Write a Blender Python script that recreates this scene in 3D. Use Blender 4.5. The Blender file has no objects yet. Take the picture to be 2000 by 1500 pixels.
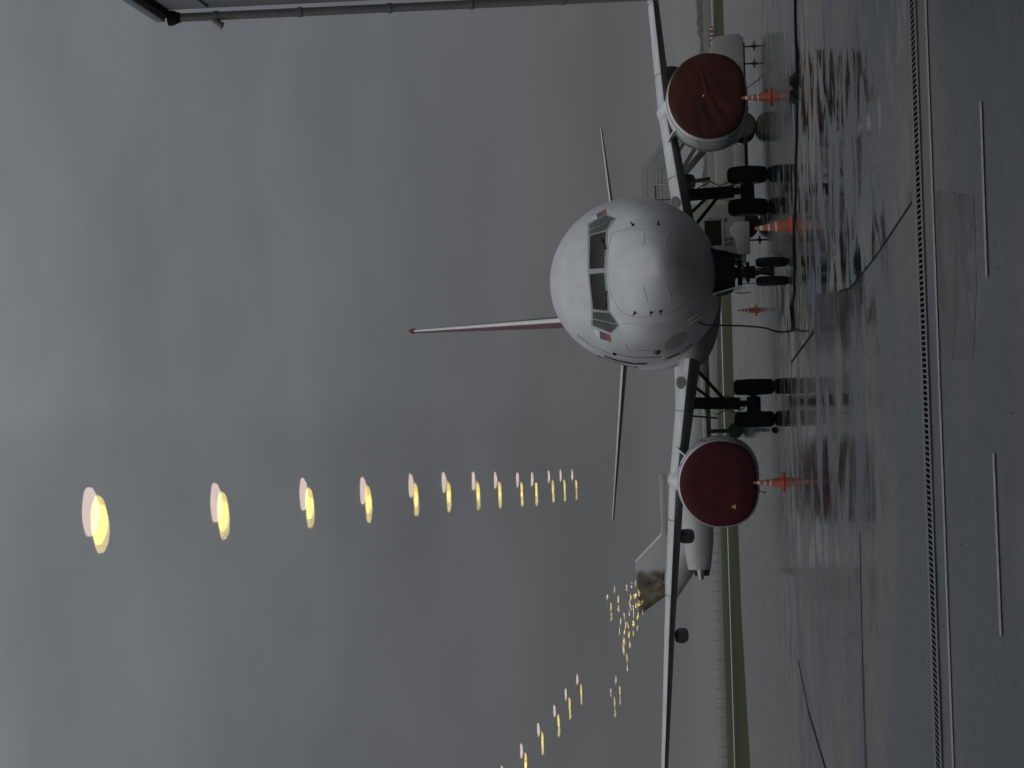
import bpy, bmesh, math, random
from mathutils import Vector, Matrix
from mathutils.bvhtree import BVHTree
random.seed(7)
C = bpy.context.scene.collection
R = math.radians
PI = math.pi
# ------------------------------------------------------------------ camera (a phone turned on its side)
FPX, CAMZ, ROLL = 4240.0, 1.75, 0.030
PITCH = math.atan(385 / FPX)
cd = bpy.data.cameras.new('camera'); cam = bpy.data.objects.new('camera', cd); C.objects.link(cam)
cd.sensor_width = 36; cd.lens = FPX / 2000 * 36; cd.clip_start = 0.05; cd.clip_end = 6000
FW = Vector((0, math.cos(PITCH), math.sin(PITCH))); RT = Vector((1, 0, 0)); UP = RT.cross(FW)
cr, sr = math.cos(ROLL), math.sin(ROLL)
CX = -cr * UP - sr * RT; CY = cr * RT - sr * UP
m = Matrix.Identity(4)
for i in range(3):
    m[i][0] = CX[i]; m[i][1] = CY[i]; m[i][2] = -FW[i]
m.translation = (0, 0, CAMZ)
cam.matrix_world = m
bpy.context.scene.camera = cam
EYE = Vector((0, 0, CAMZ))
def ray(x, y): return (CX * ((x - 1000) / FPX) - CY * ((y - 750) / FPX) + FW)
def at(x, y, Y):                       # photo pixel at a known depth
    d = ray(x, y); return EYE + d * (Y / d.y)
def gnd(x, y, z=0.0):                  # photo pixel on a level plane
    d = ray(x, y); return EYE + d * ((z - CAMZ) / d.z)
# ------------------------------------------------------------------ sky, sun, exposure
W = bpy.data.worlds.new('World'); bpy.context.scene.world = W; W.use_nodes = True
nt = W.node_tree; nt.nodes.clear()
SUN_EL, SUN_AZ = R(58), R(200)
def N(nt, t, **k):
    n = nt.nodes.new(t)
    for a, b in k.items(): setattr(n, a, b)
    return n
out = N(nt, 'ShaderNodeOutputWorld'); bg = N(nt, 'ShaderNodeBackground')
sky = N(nt, 'ShaderNodeTexSky', sky_type='NISHITA', sun_disc=False, sun_elevation=SUN_EL, sun_rotation=SUN_AZ)
tc = N(nt, 'ShaderNodeTexCoord'); sep = N(nt, 'ShaderNodeSeparateXYZ'); nt.links.new(tc.outputs['Generated'], sep.inputs[0])
rmp = N(nt, 'ShaderNodeValToRGB'); nt.links.new(sep.outputs['Z'], rmp.inputs[0])
el = rmp.color_ramp.elements
el[0].position = 0.0; el[0].color = (.076, .078, .082, 1)
el[1].position = 1.0; el[1].color = (.50, .53, .56, 1)
for p, c in ((.07, (.088, .090, .094)), (.16, (.110, .115, .120)), (.30, (.165, .178, .188)), (.55, (.35, .37, .39))):
    e = el.new(p); e.color = (*c, 1)
mp = N(nt, 'ShaderNodeMapping'); mp.inputs['Scale'].default_value = (1.0, 1.0, 3.2); mp.inputs['Rotation'].default_value = (0.2, 0.35, 0.4)
nt.links.new(tc.outputs['Generated'], mp.inputs[0])
nz = N(nt, 'ShaderNodeTexNoise'); nz.inputs['Scale'].default_value = 6.5; nz.inputs['Detail'].default_value = 5; nz.inputs['Roughness'].default_value = .48
nt.links.new(mp.outputs[0], nz.inputs[0])
mr = N(nt, 'ShaderNodeMapRange'); mr.inputs[1].default_value = .3; mr.inputs[2].default_value = .7; mr.inputs[3].default_value = .83; mr.inputs[4].default_value = 1.12
nt.links.new(nz.outputs[0], mr.inputs[0])
mul = N(nt, 'ShaderNodeVectorMath', operation='MULTIPLY'); nt.links.new(rmp.outputs[0], mul.inputs[0]); nt.links.new(mr.outputs[0], mul.inputs[1])
mx = N(nt, 'ShaderNodeVectorMath', operation='MULTIPLY_ADD'); nt.links.new(sky.outputs[0], mx.inputs[0]); mx.inputs[1].default_value = (.0025, .0025, .0025)
nt.links.new(mul.outputs[0], mx.inputs[2]); nt.links.new(mx.outputs[0], bg.inputs[0]); bg.inputs[1].default_value = 1.0
nt.links.new(bg.outputs[0], out.inputs[0])
sd = bpy.data.lights.new('sun', 'SUN'); sd.energy = .5; sd.angle = R(70); sd.color = (1, .98, .95)
so = bpy.data.objects.new('sun', sd); C.objects.link(so)
so.rotation_euler = (R(34), 0, R(-22))
vs = bpy.context.scene.view_settings; vs.view_transform = 'Standard'; vs.look = 'None'; vs.exposure = 0; vs.gamma = 1; vs.use_curve_mapping = False
cy = bpy.context.scene.cycles
cy.use_denoising = True; cy.max_bounces = 10; cy.transparent_max_bounces = 24; cy.use_adaptive_sampling = False
cy.sample_clamp_indirect = 60

# ------------------------------------------------------------------ materials
def M(name, col, rough=.5, metal=0, var=.12, scale=3.0, bump=0.0, bscale=30, coat=0, stretch=(1, 1, 1), spec=.5):
    mt = bpy.data.materials.new(name); mt.use_nodes = True; t = mt.node_tree; b = t.nodes['Principled BSDF']
    b.inputs['Roughness'].default_value = rough; b.inputs['Metallic'].default_value = metal
    b.inputs['Coat Weight'].default_value = coat; b.inputs['Coat Roughness'].default_value = .08
    b.inputs['Specular IOR Level'].default_value = spec
    tc = N(t, 'ShaderNodeTexCoord'); mp = N(t, 'ShaderNodeMapping'); mp.inputs['Scale'].default_value = stretch
    t.links.new(tc.outputs['Object'], mp.inputs[0])
    nz = N(t, 'ShaderNodeTexNoise'); nz.inputs['Scale'].default_value = scale; nz.inputs['Detail'].default_value = 6
    t.links.new(mp.outputs[0], nz.inputs[0])
    r = N(t, 'ShaderNodeMapRange'); r.inputs[1].default_value = .3; r.inputs[2].default_value = .7
    r.inputs[3].default_value = 1 - var; r.inputs[4].default_value = 1 + var
    t.links.new(nz.outputs[0], r.inputs[0])
    v = N(t, 'ShaderNodeVectorMath', operation='MULTIPLY'); v.inputs[0].default_value = col; t.links.new(r.outputs[0], v.inputs[1])
    t.links.new(v.outputs[0], b.inputs['Base Color'])
    if bump:
        n2 = N(t, 'ShaderNodeTexNoise'); n2.inputs['Scale'].default_value = bscale; n2.inputs['Detail'].default_value = 4
        t.links.new(mp.outputs[0], n2.inputs[0])
        bp = N(t, 'ShaderNodeBump'); bp.inputs['Strength'].default_value = bump; bp.inputs['Distance'].default_value = .02
        t.links.new(n2.outputs[0], bp.inputs['Height']); t.links.new(bp.outputs[0], b.inputs['Normal'])
    return mt
def emi(name, col, s):
    mt = bpy.data.materials.new(name); mt.use_nodes = True; t = mt.node_tree; t.nodes.clear()
    o = N(t, 'ShaderNodeOutputMaterial'); e = N(t, 'ShaderNodeEmission'); e.inputs[0].default_value = (*col, 1); e.inputs[1].default_value = s
    t.links.new(e.outputs[0], o.inputs[0]); return mt
WHITE = M('white_paint', (.66, .67, .67), .34, var=.07, scale=1.3, stretch=(1, .4, 1), coat=.25)
GREYP = M('grey_paint', (.42, .43, .43), .42, var=.1, scale=2)
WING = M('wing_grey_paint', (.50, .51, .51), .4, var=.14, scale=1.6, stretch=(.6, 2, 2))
UNDERSHADE = M('underside_grey_shade', (.17, .165, .155), .5, var=.3, scale=1.2, stretch=(.5, 2, 1))  # grey underside paint, darkened: the shade is put into its colour
BELLY = M('dirty_grey_paint', (.30, .29, .275), .5, var=.25, scale=1.5)
REDP = M('red_paint', (.20, .035, .045), .4, var=.1)
DARKGLASS = M('cockpit_glass', (.012, .012, .009), .3, var=.4, scale=2, spec=.1)
SIDEGLASS = M('side_glass', (.035, .042, .038), .3, var=.2, scale=2, spec=.2)
SEAL = M('window_frame_paint', (.26, .27, .27), .5)
RUBBER = M('tyre_rubber', (.008, .008, .008), .8, var=.3, scale=8, spec=.15)
BLACK = M('black_metal', (.009, .008, .007), .65, var=.4, scale=9, spec=.2)
DIRTY = M('grimy_metal', (.05, .046, .04), .5, metal=.3, var=.5, scale=9)
STEEL = M('steel', (.3, .3, .3), .35, metal=.8)
ORANGE = M('cone_orange', (.32, .058, .020), .5, var=.15, scale=6)
CONEW = M('cone_white', (.5, .5, .48), .5, var=.2, scale=9)
CHOCKM = M('chock_rubber', (.008, .008, .007), .85, var=.3, spec=.2)
BLUE = M('flag_blue', (.05, .055, .10), .5)
FLAGR = M('flag_red', (.30, .035, .03), .5)
FLAGW = M('flag_white', (.60, .62, .63), .5)
LINEM = M('panel_line', (.2, .2, .2), .6)
OVALM = M('brown_grey_patch', (.33, .28, .26), .35, var=.12)
LABELM = M('plate_cream', (.80, .78, .66), .5)
TRUCKW = M('truck_white', (.28, .275, .25), .45, var=.12, scale=2)
TRUCKC = M('canopy_cream', (.33, .33, .31), .5, var=.1)
BROWN = M('brown_stringer', (.065, .05, .04), .6, var=.3)
INKM = M('black_lettering', (.01, .01, .01), .6)
YEL = M('yellow_mark', (.5, .38, .10), .6)
STAIN = M('dark_stain', (.012, .011, .009), .5, var=.5, scale=4)
PIPE = M('downpipe_grey', (.16, .165, .165), .5, var=.12)
WALLM = M('wall_panel_grey', (.20, .205, .205), .5, var=.08)
ROOFM = M('roof_edge_grey', (.24, .25, .255), .5)
HALLM = M('hall_interior', (.55, .55, .56), .8)
FENCEM = M('fence_wire', (.14, .145, .15), .6)
BARR = M('barrier_redbrown', (.22, .06, .04), .6, var=.6, scale=3)
PALEC = M('pale_concrete_edge', (.35, .35, .33), .5)

def cover_mat(name, col, seed):
    mt = M(name, col, .75, var=.22, scale=1.4, bump=0)
    t = mt.node_tree; b = t.nodes['Principled BSDF']
    b.inputs['Specular IOR Level'].default_value = .2
    tc = N(t, 'ShaderNodeTexCoord')
    nz = N(t, 'ShaderNodeTexNoise'); nz.inputs['Scale'].default_value = 28; nz.inputs['Detail'].default_value = 3
    mp = N(t, 'ShaderNodeMapping'); mp.inputs['Scale'].default_value = (1, 1, .3)
    t.links.new(tc.outputs['Object'], mp.inputs[0]); t.links.new(mp.outputs[0], nz.inputs[0])
    bp = N(t, 'ShaderNodeBump'); bp.inputs['Strength'].default_value = .35; bp.inputs['Distance'].default_value = .012
    t.links.new(nz.outputs[0], bp.inputs['Height']); t.links.new(bp.outputs[0], b.inputs['Normal'])
    return mt
COVER_R = cover_mat('cover_brown_red', (.058, .014, .009), 1)
COVER_L = cover_mat('cover_wine_red', (.058, .0045, .008), 2)

# livery paint of the fuselage: white with weathered grey lower nose and rain film
def wet_ground(name, dry, wet, r_dry, r_wet, pscale, thr, soft, bump, bsc, streak=(1, 1, 1), drying=None):
    mt = bpy.data.materials.new(name); mt.use_nodes = True; t = mt.node_tree; b = t.nodes['Principled BSDF']
    tc = N(t, 'ShaderNodeTexCoord'); mp = N(t, 'ShaderNodeMapping'); mp.inputs['Scale'].default_value = streak
    t.links.new(tc.outputs['Object'], mp.inputs[0])
    n1 = N(t, 'ShaderNodeTexNoise'); n1.inputs['Scale'].default_value = pscale; n1.inputs['Detail'].default_value = 6; n1.inputs['Roughness'].default_value = .62
    n1.inputs['Distortion'].default_value = .6
    t.links.new(mp.outputs[0], n1.inputs[0])
    mr = N(t, 'ShaderNodeMapRange', interpolation_type='SMOOTHSTEP'); mr.inputs[1].default_value = thr - soft; mr.inputs[2].default_value = thr + soft
    if drying:      # standing water collects away from the drain: the film thins out over these metres
        sy = N(t, 'ShaderNodeSeparateXYZ'); t.links.new(tc.outputs['Object'], sy.inputs[0])
        dm_ = N(t, 'ShaderNodeMapRange'); dm_.inputs[1].default_value = drying[0]; dm_.inputs[2].default_value = drying[1]; dm_.inputs[3].default_value = drying[2]; dm_.inputs[4].default_value = drying[3]
        t.links.new(sy.outputs['Y'], dm_.inputs[0])
        ad = N(t, 'ShaderNodeMath', operation='ADD'); t.links.new(n1.outputs[0], ad.inputs[0]); t.links.new(dm_.outputs[0], ad.inputs[1]); t.links.new(ad.outputs[0], mr.inputs[0])
    else: t.links.new(n1.outputs[0], mr.inputs[0])
    n2 = N(t, 'ShaderNodeTexNoise'); n2.inputs['Scale'].default_value = pscale * 7; n2.inputs['Detail'].default_value = 5; n2.inputs['Roughness'].default_value = .7
    t.links.new(mp.outputs[0], n2.inputs[0])
    n3 = N(t, 'ShaderNodeTexNoise'); n3.inputs['Scale'].default_value = .16; n3.inputs['Detail'].default_value = 1.5
    t.links.new(mp.outputs[0], n3.inputs[0])
    cm = N(t, 'ShaderNodeMix', data_type='RGBA'); cm.inputs[6].default_value = (*dry, 1); cm.inputs[7].default_value = (*wet, 1)
    t.links.new(mr.outputs[0], cm.inputs[0])
    v2 = N(t, 'ShaderNodeMapRange'); v2.inputs[1].default_value = .3; v2.inputs[2].default_value = .7; v2.inputs[3].default_value = .5; v2.inputs[4].default_value = 1.5
    t.links.new(n2.outputs[0], v2.inputs[0])
    cm2 = N(t, 'ShaderNodeVectorMath', operation='MULTIPLY'); t.links.new(cm.outputs[2], cm2.inputs[0]); t.links.new(v2.outputs[0], cm2.inputs[1])
    tint = N(t, 'ShaderNodeValToRGB'); tint.color_ramp.elements[0].position = .47; tint.color_ramp.elements[0].color = (.78, .98, 1.16, 1)  # tan and slate-blue reflections put into the base colour as broad blotches
    tint.color_ramp.elements[1].position = .56; tint.color_ramp.elements[1].color = (2.0, 1.75, 1.42, 1)
    t.links.new(n3.outputs[0], tint.inputs[0])
    cm3 = N(t, 'ShaderNodeVectorMath', operation='MULTIPLY'); t.links.new(cm2.outputs[0], cm3.inputs[0]); t.links.new(tint.outputs[0], cm3.inputs[1])
    t.links.new(cm3.outputs[0], b.inputs['Base Color'])
    rr = N(t, 'ShaderNodeMapRange'); rr.inputs[3].default_value = r_dry; rr.inputs[4].default_value = r_wet
    t.links.new(mr.outputs[0], rr.inputs[0])
    ra = N(t, 'ShaderNodeMath', operation='MULTIPLY_ADD'); ra.inputs[1].default_value = .18; t.links.new(n2.outputs[0], ra.inputs[0]); 
    rs = N(t, 'ShaderNodeMath', operation='SUBTRACT'); rs.inputs[1].default_value = .09; t.links.new(rr.outputs[0], rs.inputs[0])
    t.links.new(rs.outputs[0], ra.inputs[2]); 
    cl = N(t, 'ShaderNodeClamp'); cl.inputs[1].default_value = .015; t.links.new(ra.outputs[0], cl.inputs[0])
    t.links.new(cl.outputs[0], b.inputs['Roughness'])
    n4 = N(t, 'ShaderNodeTexNoise'); n4.inputs['Scale'].default_value = bsc; n4.inputs['Detail'].default_value = 4
    t.links.new(tc.outputs['Object'], n4.inputs[0])
    inv = N(t, 'ShaderNodeMath', operation='SUBTRACT'); inv.inputs[0].default_value = 1.0; t.links.new(mr.outputs[0], inv.inputs[1])
    bs = N(t, 'ShaderNodeMath', operation='MULTIPLY_ADD'); bs.inputs[1].default_value = bump; bs.inputs[2].default_value = bump * .04
    t.links.new(inv.outputs[0], bs.inputs[0])
    bp = N(t, 'ShaderNodeBump'); bp.inputs['Distance'].default_value = .01
    t.links.new(bs.outputs[0], bp.inputs['Strength']); t.links.new(n4.outputs[0], bp.inputs['Height']); t.links.new(bp.outputs[0], b.inputs['Normal'])
    return mt
APRON = wet_ground('wet_concrete', (.056, .057, .059), (.015, .016, .017), .40, .06, .85, .50, .08, .5, 9, (1, 1, 1), (38, 56, -.01, .09))
ASPH = wet_ground('wet_asphalt', (.030, .032, .035), (.016, .018, .020), .34, .10, .55, .47, .14, .5, 30, (1, 1, 1), (19.5, 27.0, -.14, .02))
FIELD = M('dull_field', (.055, .058, .040), .9, var=.3, scale=.05)
GRASS = M('olive_grass', (.028, .030, .007), .95, var=.6, scale=.035, stretch=(1, .15, 1), spec=.1)
SEAM = M('tar_joint', (.010, .010, .010), .95, spec=.1)
PAINTW = M('worn_white_paint', (.25, .25, .25), .45, var=.35, scale=14)
SLOT = M('drain_slot', (.003, .003, .003), 1.0, spec=0)
DRAINC = M('drain_concrete', (.10, .10, .10), .35, var=.2, scale=6)

# ------------------------------------------------------------------ mesh helpers
class MB:
    def __init__(s): s.v = []; s.f = []
    def add(s, vs, fs):
        o = len(s.v); s.v += [tuple(p) for p in vs]; s.f += [tuple(i + o for i in f) for f in fs]; return s
    def box(s, a, b, rot=None, piv=None):
        x0, y0, z0 = a; x1, y1, z1 = b
        vs = [Vector(p) for p in ((x0, y0, z0), (x1, y0, z0), (x1, y1, z0), (x0, y1, z0), (x0, y0, z1), (x1, y0, z1), (x1, y1, z1), (x0, y1, z1))]
        if rot:
            c = Vector(piv) if piv else (vs[0] + vs[6]) / 2
            vs = [rot @ (p - c) + c for p in vs]
        return s.add(vs, [(3, 2, 1, 0), (4, 5, 6, 7), (0, 1, 5, 4), (1, 2, 6, 5), (2, 3, 7, 6), (3, 0, 4, 7)])
    def loft(s, rings, cap0=True, cap1=True):
        n = len(rings[0]); vs = [p for r in rings for p in r]; fs = []
        for i in range(len(rings) - 1):
            for j in range(n):
                k = (j + 1) % n
                fs.append((i * n + j, i * n + k, (i + 1) * n + k, (i + 1) * n + j))
        if cap0: fs.append(tuple(reversed(range(n))))
        if cap1: fs.append(tuple((len(rings) - 1) * n + j for j in range(n)))
        return s.add(vs, fs)
    def tube(s, pts, r, n=12):
        pts = [Vector(p) for p in pts]; rs = r if isinstance(r, (list, tuple)) else [r] * len(pts)
        rings = []; ref = None
        for i, p in enumerate(pts):
            d = (pts[min(i + 1, len(pts) - 1)] - pts[max(i - 1, 0)]).normalized()
            if ref is None or abs(ref.dot(d)) > .9: ref = Vector((0, 0, 1)) if abs(d.z) < .9 else Vector((1, 0, 0))
            a = d.cross(ref).normalized(); b = d.cross(a)
            rings.append([p + (a * math.cos(2 * PI * k / n) + b * math.sin(2 * PI * k / n)) * rs[i] for k in range(n)])
        return s.loft(rings)
    def lathe(s, prof, axis='x', c=(0, 0, 0), n=32, caps=True):   # prof = [(along, radius)]
        c = Vector(c); rings = []
        for a, r in prof:
            ring = []
            for k in range(n):
                t = 2 * PI * k / n; u, w = r * math.cos(t), r * math.sin(t)
                ring.append(c + (Vector((a, u, w)) if axis == 'x' else Vector((u, a, w)) if axis == 'y' else Vector((u, w, a))))
            rings.append(ring)
        return s.loft(rings, caps, caps)
    def prism(s, poly, a, b, axis='y'):       # poly in the other two coordinates
        def mk(p, q):
            return (p[0], q, p[1]) if axis == 'y' else (q, p[0], p[1]) if axis == 'x' else (p[0], p[1], q)
        return s.loft([[mk(p, a) for p in poly], [mk(p, b) for p in poly]])
    def build(s, name, mat, parent=None, smooth=True, bevel=0, ang=35, loc=None):
        me = bpy.data.meshes.new(name); 
        L = Vector(loc) if loc is not None else None
        me.from_pydata([tuple(Vector(p) - L) for p in s.v] if L is not None else s.v, [], s.f)
        bm = bmesh.new(); bm.from_mesh(me); bmesh.ops.recalc_face_normals(bm, faces=bm.faces)
        if bevel:
            bmesh.ops.bevel(bm, geom=[e for e in bm.edges if len(e.link_faces) == 2 and e.calc_face_angle() > .6], offset=bevel, segments=2, affect='EDGES', profile=.5)
        if smooth:
            for f in bm.faces: f.smooth = True
            for e in bm.edges:
                if len(e.link_faces) == 2 and e.calc_face_angle() > R(ang): e.smooth = False
        bm.to_mesh(me); bm.free()
        for q in (mat if isinstance(mat, (list, tuple)) else [mat]): me.materials.append(q)
        o = bpy.data.objects.new(name, me); C.objects.link(o)
        if L is not None: o.location = L
        if parent is not None: o.parent = parent
        return o
def tag(o, label=None, cat=None, group=None, kind=None):
    if label: o['label'] = label
    if cat: o['category'] = cat
    if group: o['group'] = group
    if kind: o['kind'] = kind
    return o
def empty(name, loc, label, cat, group=None, rz=0):
    o = bpy.data.objects.new(name, None); C.objects.link(o); o.location = loc; o.rotation_euler = (0, 0, rz); o.empty_display_size = .3
    return tag(o, label, cat, group)
def copy_tree(o, parent=None):
    c = o.copy(); C.objects.link(c)
    if parent is not None: c.parent = parent
    for ch in [q for q in C.objects if q.parent is o]: copy_tree(ch, c)
    return c
def interp(tab, x):
    if x <= tab[0][0]: return tab[0][1]
    for i in range(len(tab) - 1):
        (x0, y0), (x1, y1) = tab[i], tab[i + 1]
        if x <= x1:
            t = (x - x0) / (x1 - x0)
            m0 = (y1 - y0) / (x1 - x0) if i == 0 else (y1 - tab[i - 1][1]) / (x1 - tab[i - 1][0])
            m1 = (y1 - y0) / (x1 - x0) if i + 2 >= len(tab) else (tab[i + 2][1] - y0) / (tab[i + 2][0] - x0)
            h = x1 - x0; t2, t3 = t * t, t * t * t
            return (2 * t3 - 3 * t2 + 1) * y0 + (t3 - 2 * t2 + t) * h * m0 + (-2 * t3 + 3 * t2) * y1 + (t3 - t2) * h * m1
    return tab[-1][1]

# ------------------------------------------------------------------ ground
def sheet(name, poly, z, mat, **k):
    b = MB(); b.add([(p[0], p[1], z) for p in poly], [tuple(range(len(poly)))])
    o = b.build(name, mat, smooth=False)
    if o.data.polygons[0].normal.z < 0: o.data.flip_normals()
    return tag(o, **k)
sheet('ground', [(-3000, -400), (3000, -400), (3000, 5000), (-3000, 5000)], 0, FIELD, kind='structure')
Yg0 = gnd(1440, 1040).y
g1, g2 = gnd(1412, 0), gnd(1466, 1500)
sheet('apron', [(-500, -200), (500, -200), (g1.x * 6, g1.y + (g1.y - Yg0) * .0), (g1.x, g1.y), (gnd(1437, 900).x, gnd(1437, 900).y), (gnd(1448, 1200).x, gnd(1448, 1200).y), (g2.x, g2.y), (g2.x * 5, g2.y - 14)], .004, APRON, kind='structure')
ya = [(gnd(x, y).x, gnd(x, y).y) for x, y in ((1388, 0), (1397, 900), (1407, 1130), (1415, 1300), (1422, 1500))]
grass = MB()
# grass verge beyond the apron: one sheet with a slightly uneven far edge
far = [(-420, 420)] + [(gnd(1421, 1500).x - 6, gnd(1421, 1500).y)]
gx = [-400 + i * 8 for i in range(101)]
top = []; bot = []
def near_edge(x):
    pts = sorted([(-500, g2.y - 14), (g2.x, g2.y), (gnd(1448, 1200).x, gnd(1448, 1200).y), (gnd(1437, 900).x, gnd(1437, 900).y), (g1.x, g1.y), (500, g1.y)])
    for (x0, y0), (x1, y1) in zip(pts, pts[1:]):
        if x0 <= x <= x1: return y0 + (y1 - y0) * (x - x0) / (x1 - x0)
for x in gx:
    bot.append((x, near_edge(x) - .5, .008)); 
    t = max(0, min(1, (x + 20) / 60)); fy = 560 * (1 - t) + 242 * t
    top.append((x, fy + random.uniform(-8, 8), .008))
n = len(gx)
grass.add(bot + top, [(i, i + 1, n + i + 1, n + i) for i in range(n - 1)])
tag(grass.build('grass', GRASS, smooth=False), kind='stuff', label='olive green mown grass verge beyond the wet apron')
lb = MB(); lb.box((-400, 262, .0), (400, 276, .05)); tag(lb.build('taxiway', PALEC, smooth=False), kind='structure')

near = [(1783, 395), (1713, 500), (1662, 563), (1640, 569), (1594, 575), (1590, 648), (1546, 708), (1549, 860), (1554, 1010), (1562, 1500)]
np_ = [(gnd(x, y).x, gnd(x, y).y) for x, y in near]
poly = [(60, np_[0][1])] + np_ + [(-70, np_[-1][1]), (-70, -3), (60, -3)]
sheet('asphalt_stand', poly, .008, ASPH, kind='structure')
def seam_strip(pts, w, z, name='tar_joint', mat=SEAM):
    b = MB()
    P = [Vector((p[0], p[1], 0)) for p in pts]; L = []; Rr = []
    for i, p in enumerate(P):
        d = (P[min(i + 1, len(P) - 1)] - P[max(0, i - 1)]).normalized(); nrm = Vector((-d.y, d.x, 0))
        L.append((p.x + nrm.x * w / 2, p.y + nrm.y * w / 2, z)); Rr.append((p.x - nrm.x * w / 2, p.y - nrm.y * w / 2, z))
    k = len(P); b.add(L + Rr, [(i, i + 1, k + i + 1, k + i) for i in range(k - 1)])
    o = b.build(name, mat, smooth=False)
    if o.data.polygons[0].normal.z < 0: o.data.flip_normals()
    return tag(o, kind='structure')
seam_strip(np_[:4], .025, .012); seam_strip(np_[5:8], .06, .012)
jl = [gnd(1681, 1040), gnd(1684, 1200), gnd(1688, 1350), gnd(1693, 1500), gnd(1700, 1700)]
seam_strip([(p.x, p.y) for p in jl], .10, .0125)
seam_strip([(gnd(x, y).x, gnd(x, y).y) for x, y in ((1686, 1290), (1689, 1400), (1693, 1500), (1697, 1600))], .42, .0105, 'wet_stain', STAIN)
seam_strip([(p.x, p.y) for p in (gnd(1560, 1290), gnd(1580, 1390), gnd(1613, 1500), gnd(1650, 1620))], .10, .013)
for yy, x0, x1 in ((30.5, 1.6, 14), (36.2, 3.2, 30)): seam_strip([(x0, yy), (x1, yy + .25)], .06, .0145)
REFLM = wet_ground('dark_reflection', (.014, .014, .014), (.008, .008, .008), .5, .2, 1.5, .5, .15, .8, 24)
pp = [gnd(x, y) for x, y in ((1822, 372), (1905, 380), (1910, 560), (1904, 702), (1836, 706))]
sheet('reflection_patch', [(p.x, p.y) for p in pp], .0095, REFLM, kind='structure')  # dark reflection of the interior, painted as a sheet on the asphalt
pp = [gnd(x, y) for x, y in ((1600, 470), (1640, 480), (1648, 700), (1600, 700))]
# painted lines
def pline(x0, y0, x1, y1, w, nm='painted_line'):
    a, b = gnd(x0, y0), gnd(x1, y1)
    return seam_strip([(a.x, a.y), (b.x, b.y)], w, .0165, nm, PAINTW)
pline(1806, -150, 1871, 1650, .13)
pline(1920, 198, 1931.5, 541, .10); pline(1945, 885, 1959.5, 1241, .10)
pline(1970, 1590, 1982, 1930, .10); pline(1896, -490, 1908, -150, .10)
# grit scattered on the pavement
gr_ = MB(); random.seed(11)
for i in range(110):
    c = gnd(random.uniform(1570, 1990), random.uniform(-20, 1520)); r = random.uniform(.004, .010)
    if abs(c.y - 17.5) < .5: continue
    gr_.lathe([(0.004, r), (r * .5, r * .8), (r * .8, r * .25)], 'z', (c.x, c.y, .006), 6)
tag(gr_.build('grit', SEAM), kind='stuff', label='dark bits of grit scattered over the wet pavement')
# drainage channel
a, b = gnd(1785, 0), gnd(1837, 1500)
dang = math.atan2(b.y - a.y, b.x - a.x)
dr = empty('drain_channel', (a.x, a.y, 0), 'long slotted drainage channel running across the wet pavement', 'drain', rz=dang + PI)
LN = 13.0
fr = MB(); fr.box((-8, -.30, .010), (LN - 8, -.17, .020)); fr.box((-8, .15, .010), (LN - 8, .30, .020)); 
fr.build('channel_edge', DRAINC, dr, smooth=False)
sl = MB(); sl.box((-8, -.17, .006), (LN - 8, .15, .0135)); sl.build('slot', SLOT, dr, smooth=False)
gb = MB()
sp = .0445
for i in range(int(LN / sp)):
    x = -8 + i * sp; y0, y1 = -.17, .15; k = .018
    gb.add([(x, y0, .0175), (x + .014, y0, .0175), (x + .014 + k, y1, .0175), (x + k, y1, .0175)], [(0, 1, 2, 3)])
gb.build('grate', DRAINC, dr, smooth=False)

# ------------------------------------------------------------------ the airliner
NX, NY, YAW = 2.25, 42.7, .0052
AC = empty('airliner', (NX, NY, 0), 'white twin-jet airliner parked nose-on on the wet apron with covered engines', 'airliner', rz=YAW)
ACM = Matrix.Translation((NX, NY, 0)) @ Matrix.Rotation(YAW, 4, 'Z'); ACI = ACM.inverted()
TOP = [(0, 2.64), (.05, 2.80), (.2, 3.00), (.5, 3.21), (1, 3.45), (1.6, 3.67), (2.1, 3.84), (2.45, 4.03), (2.8, 4.28), (3.3, 4.56), (4.2, 4.90), (5.2, 5.14), (6.3, 5.27), (7.5, 5.30), (30, 5.30), (38, 5.1)]
BOT = [(0, 2.64), (.05, 2.48), (.2, 2.30), (.5, 2.12), (1, 1.93), (2, 1.70), (3, 1.57), (4, 1.49), (5.5, 1.44), (7, 1.43), (24, 1.43), (27, 1.7), (31, 2.7), (35, 3.8), (38, 4.6)]
HW = [(0, .02), (.05, .20), (.2, .40), (.5, .64), (1, .94), (2, 1.32), (3, 1.56), (4, 1.70), (5, 1.79), (6, 1.83), (24, 1.84), (28, 1.75), (32, 1.35), (36, .7), (38, .25)]
ZC = [(0, 2.64), (.5, 2.69), (1, 2.75), (2, 2.92), (3, 3.1), (4, 3.25), (5.5, 3.36), (24, 3.36), (30, 3.9), (38, 4.85)]
def ring(s, n=96):
    t_, b_, w, c = interp(TOP, s), interp(BOT, s), interp(HW, s), interp(ZC, s)
    if s < .05:
        k_ = math.sqrt(s / .05); t_, b_, w, c = 2.64 + .16 * k_, 2.64 - .16 * k_, .2 * k_, 2.64
    c = min(max(c, b_ + .3 * (t_ - b_)), t_ - .3 * (t_ - b_))
    return [Vector((w * math.cos(2 * PI * k / n), s, c + (t_ - c if math.sin(2 * PI * k / n) > 0 else c - b_) * math.sin(2 * PI * k / n))) for k in range(n)]
SS = [.0004, .003, .008, .016, .026, .038, .05, .08, .12, .17, .23, .3, .38, .48, .6, .75, .9] + [1 + .15 * i for i in range(20)] + [4 + .3 * i for i in range(14)] + [8.5 + 1.0 * i for i in range(30)]
fz = MB(); fz.loft([ring(s) for s in SS])
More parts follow.
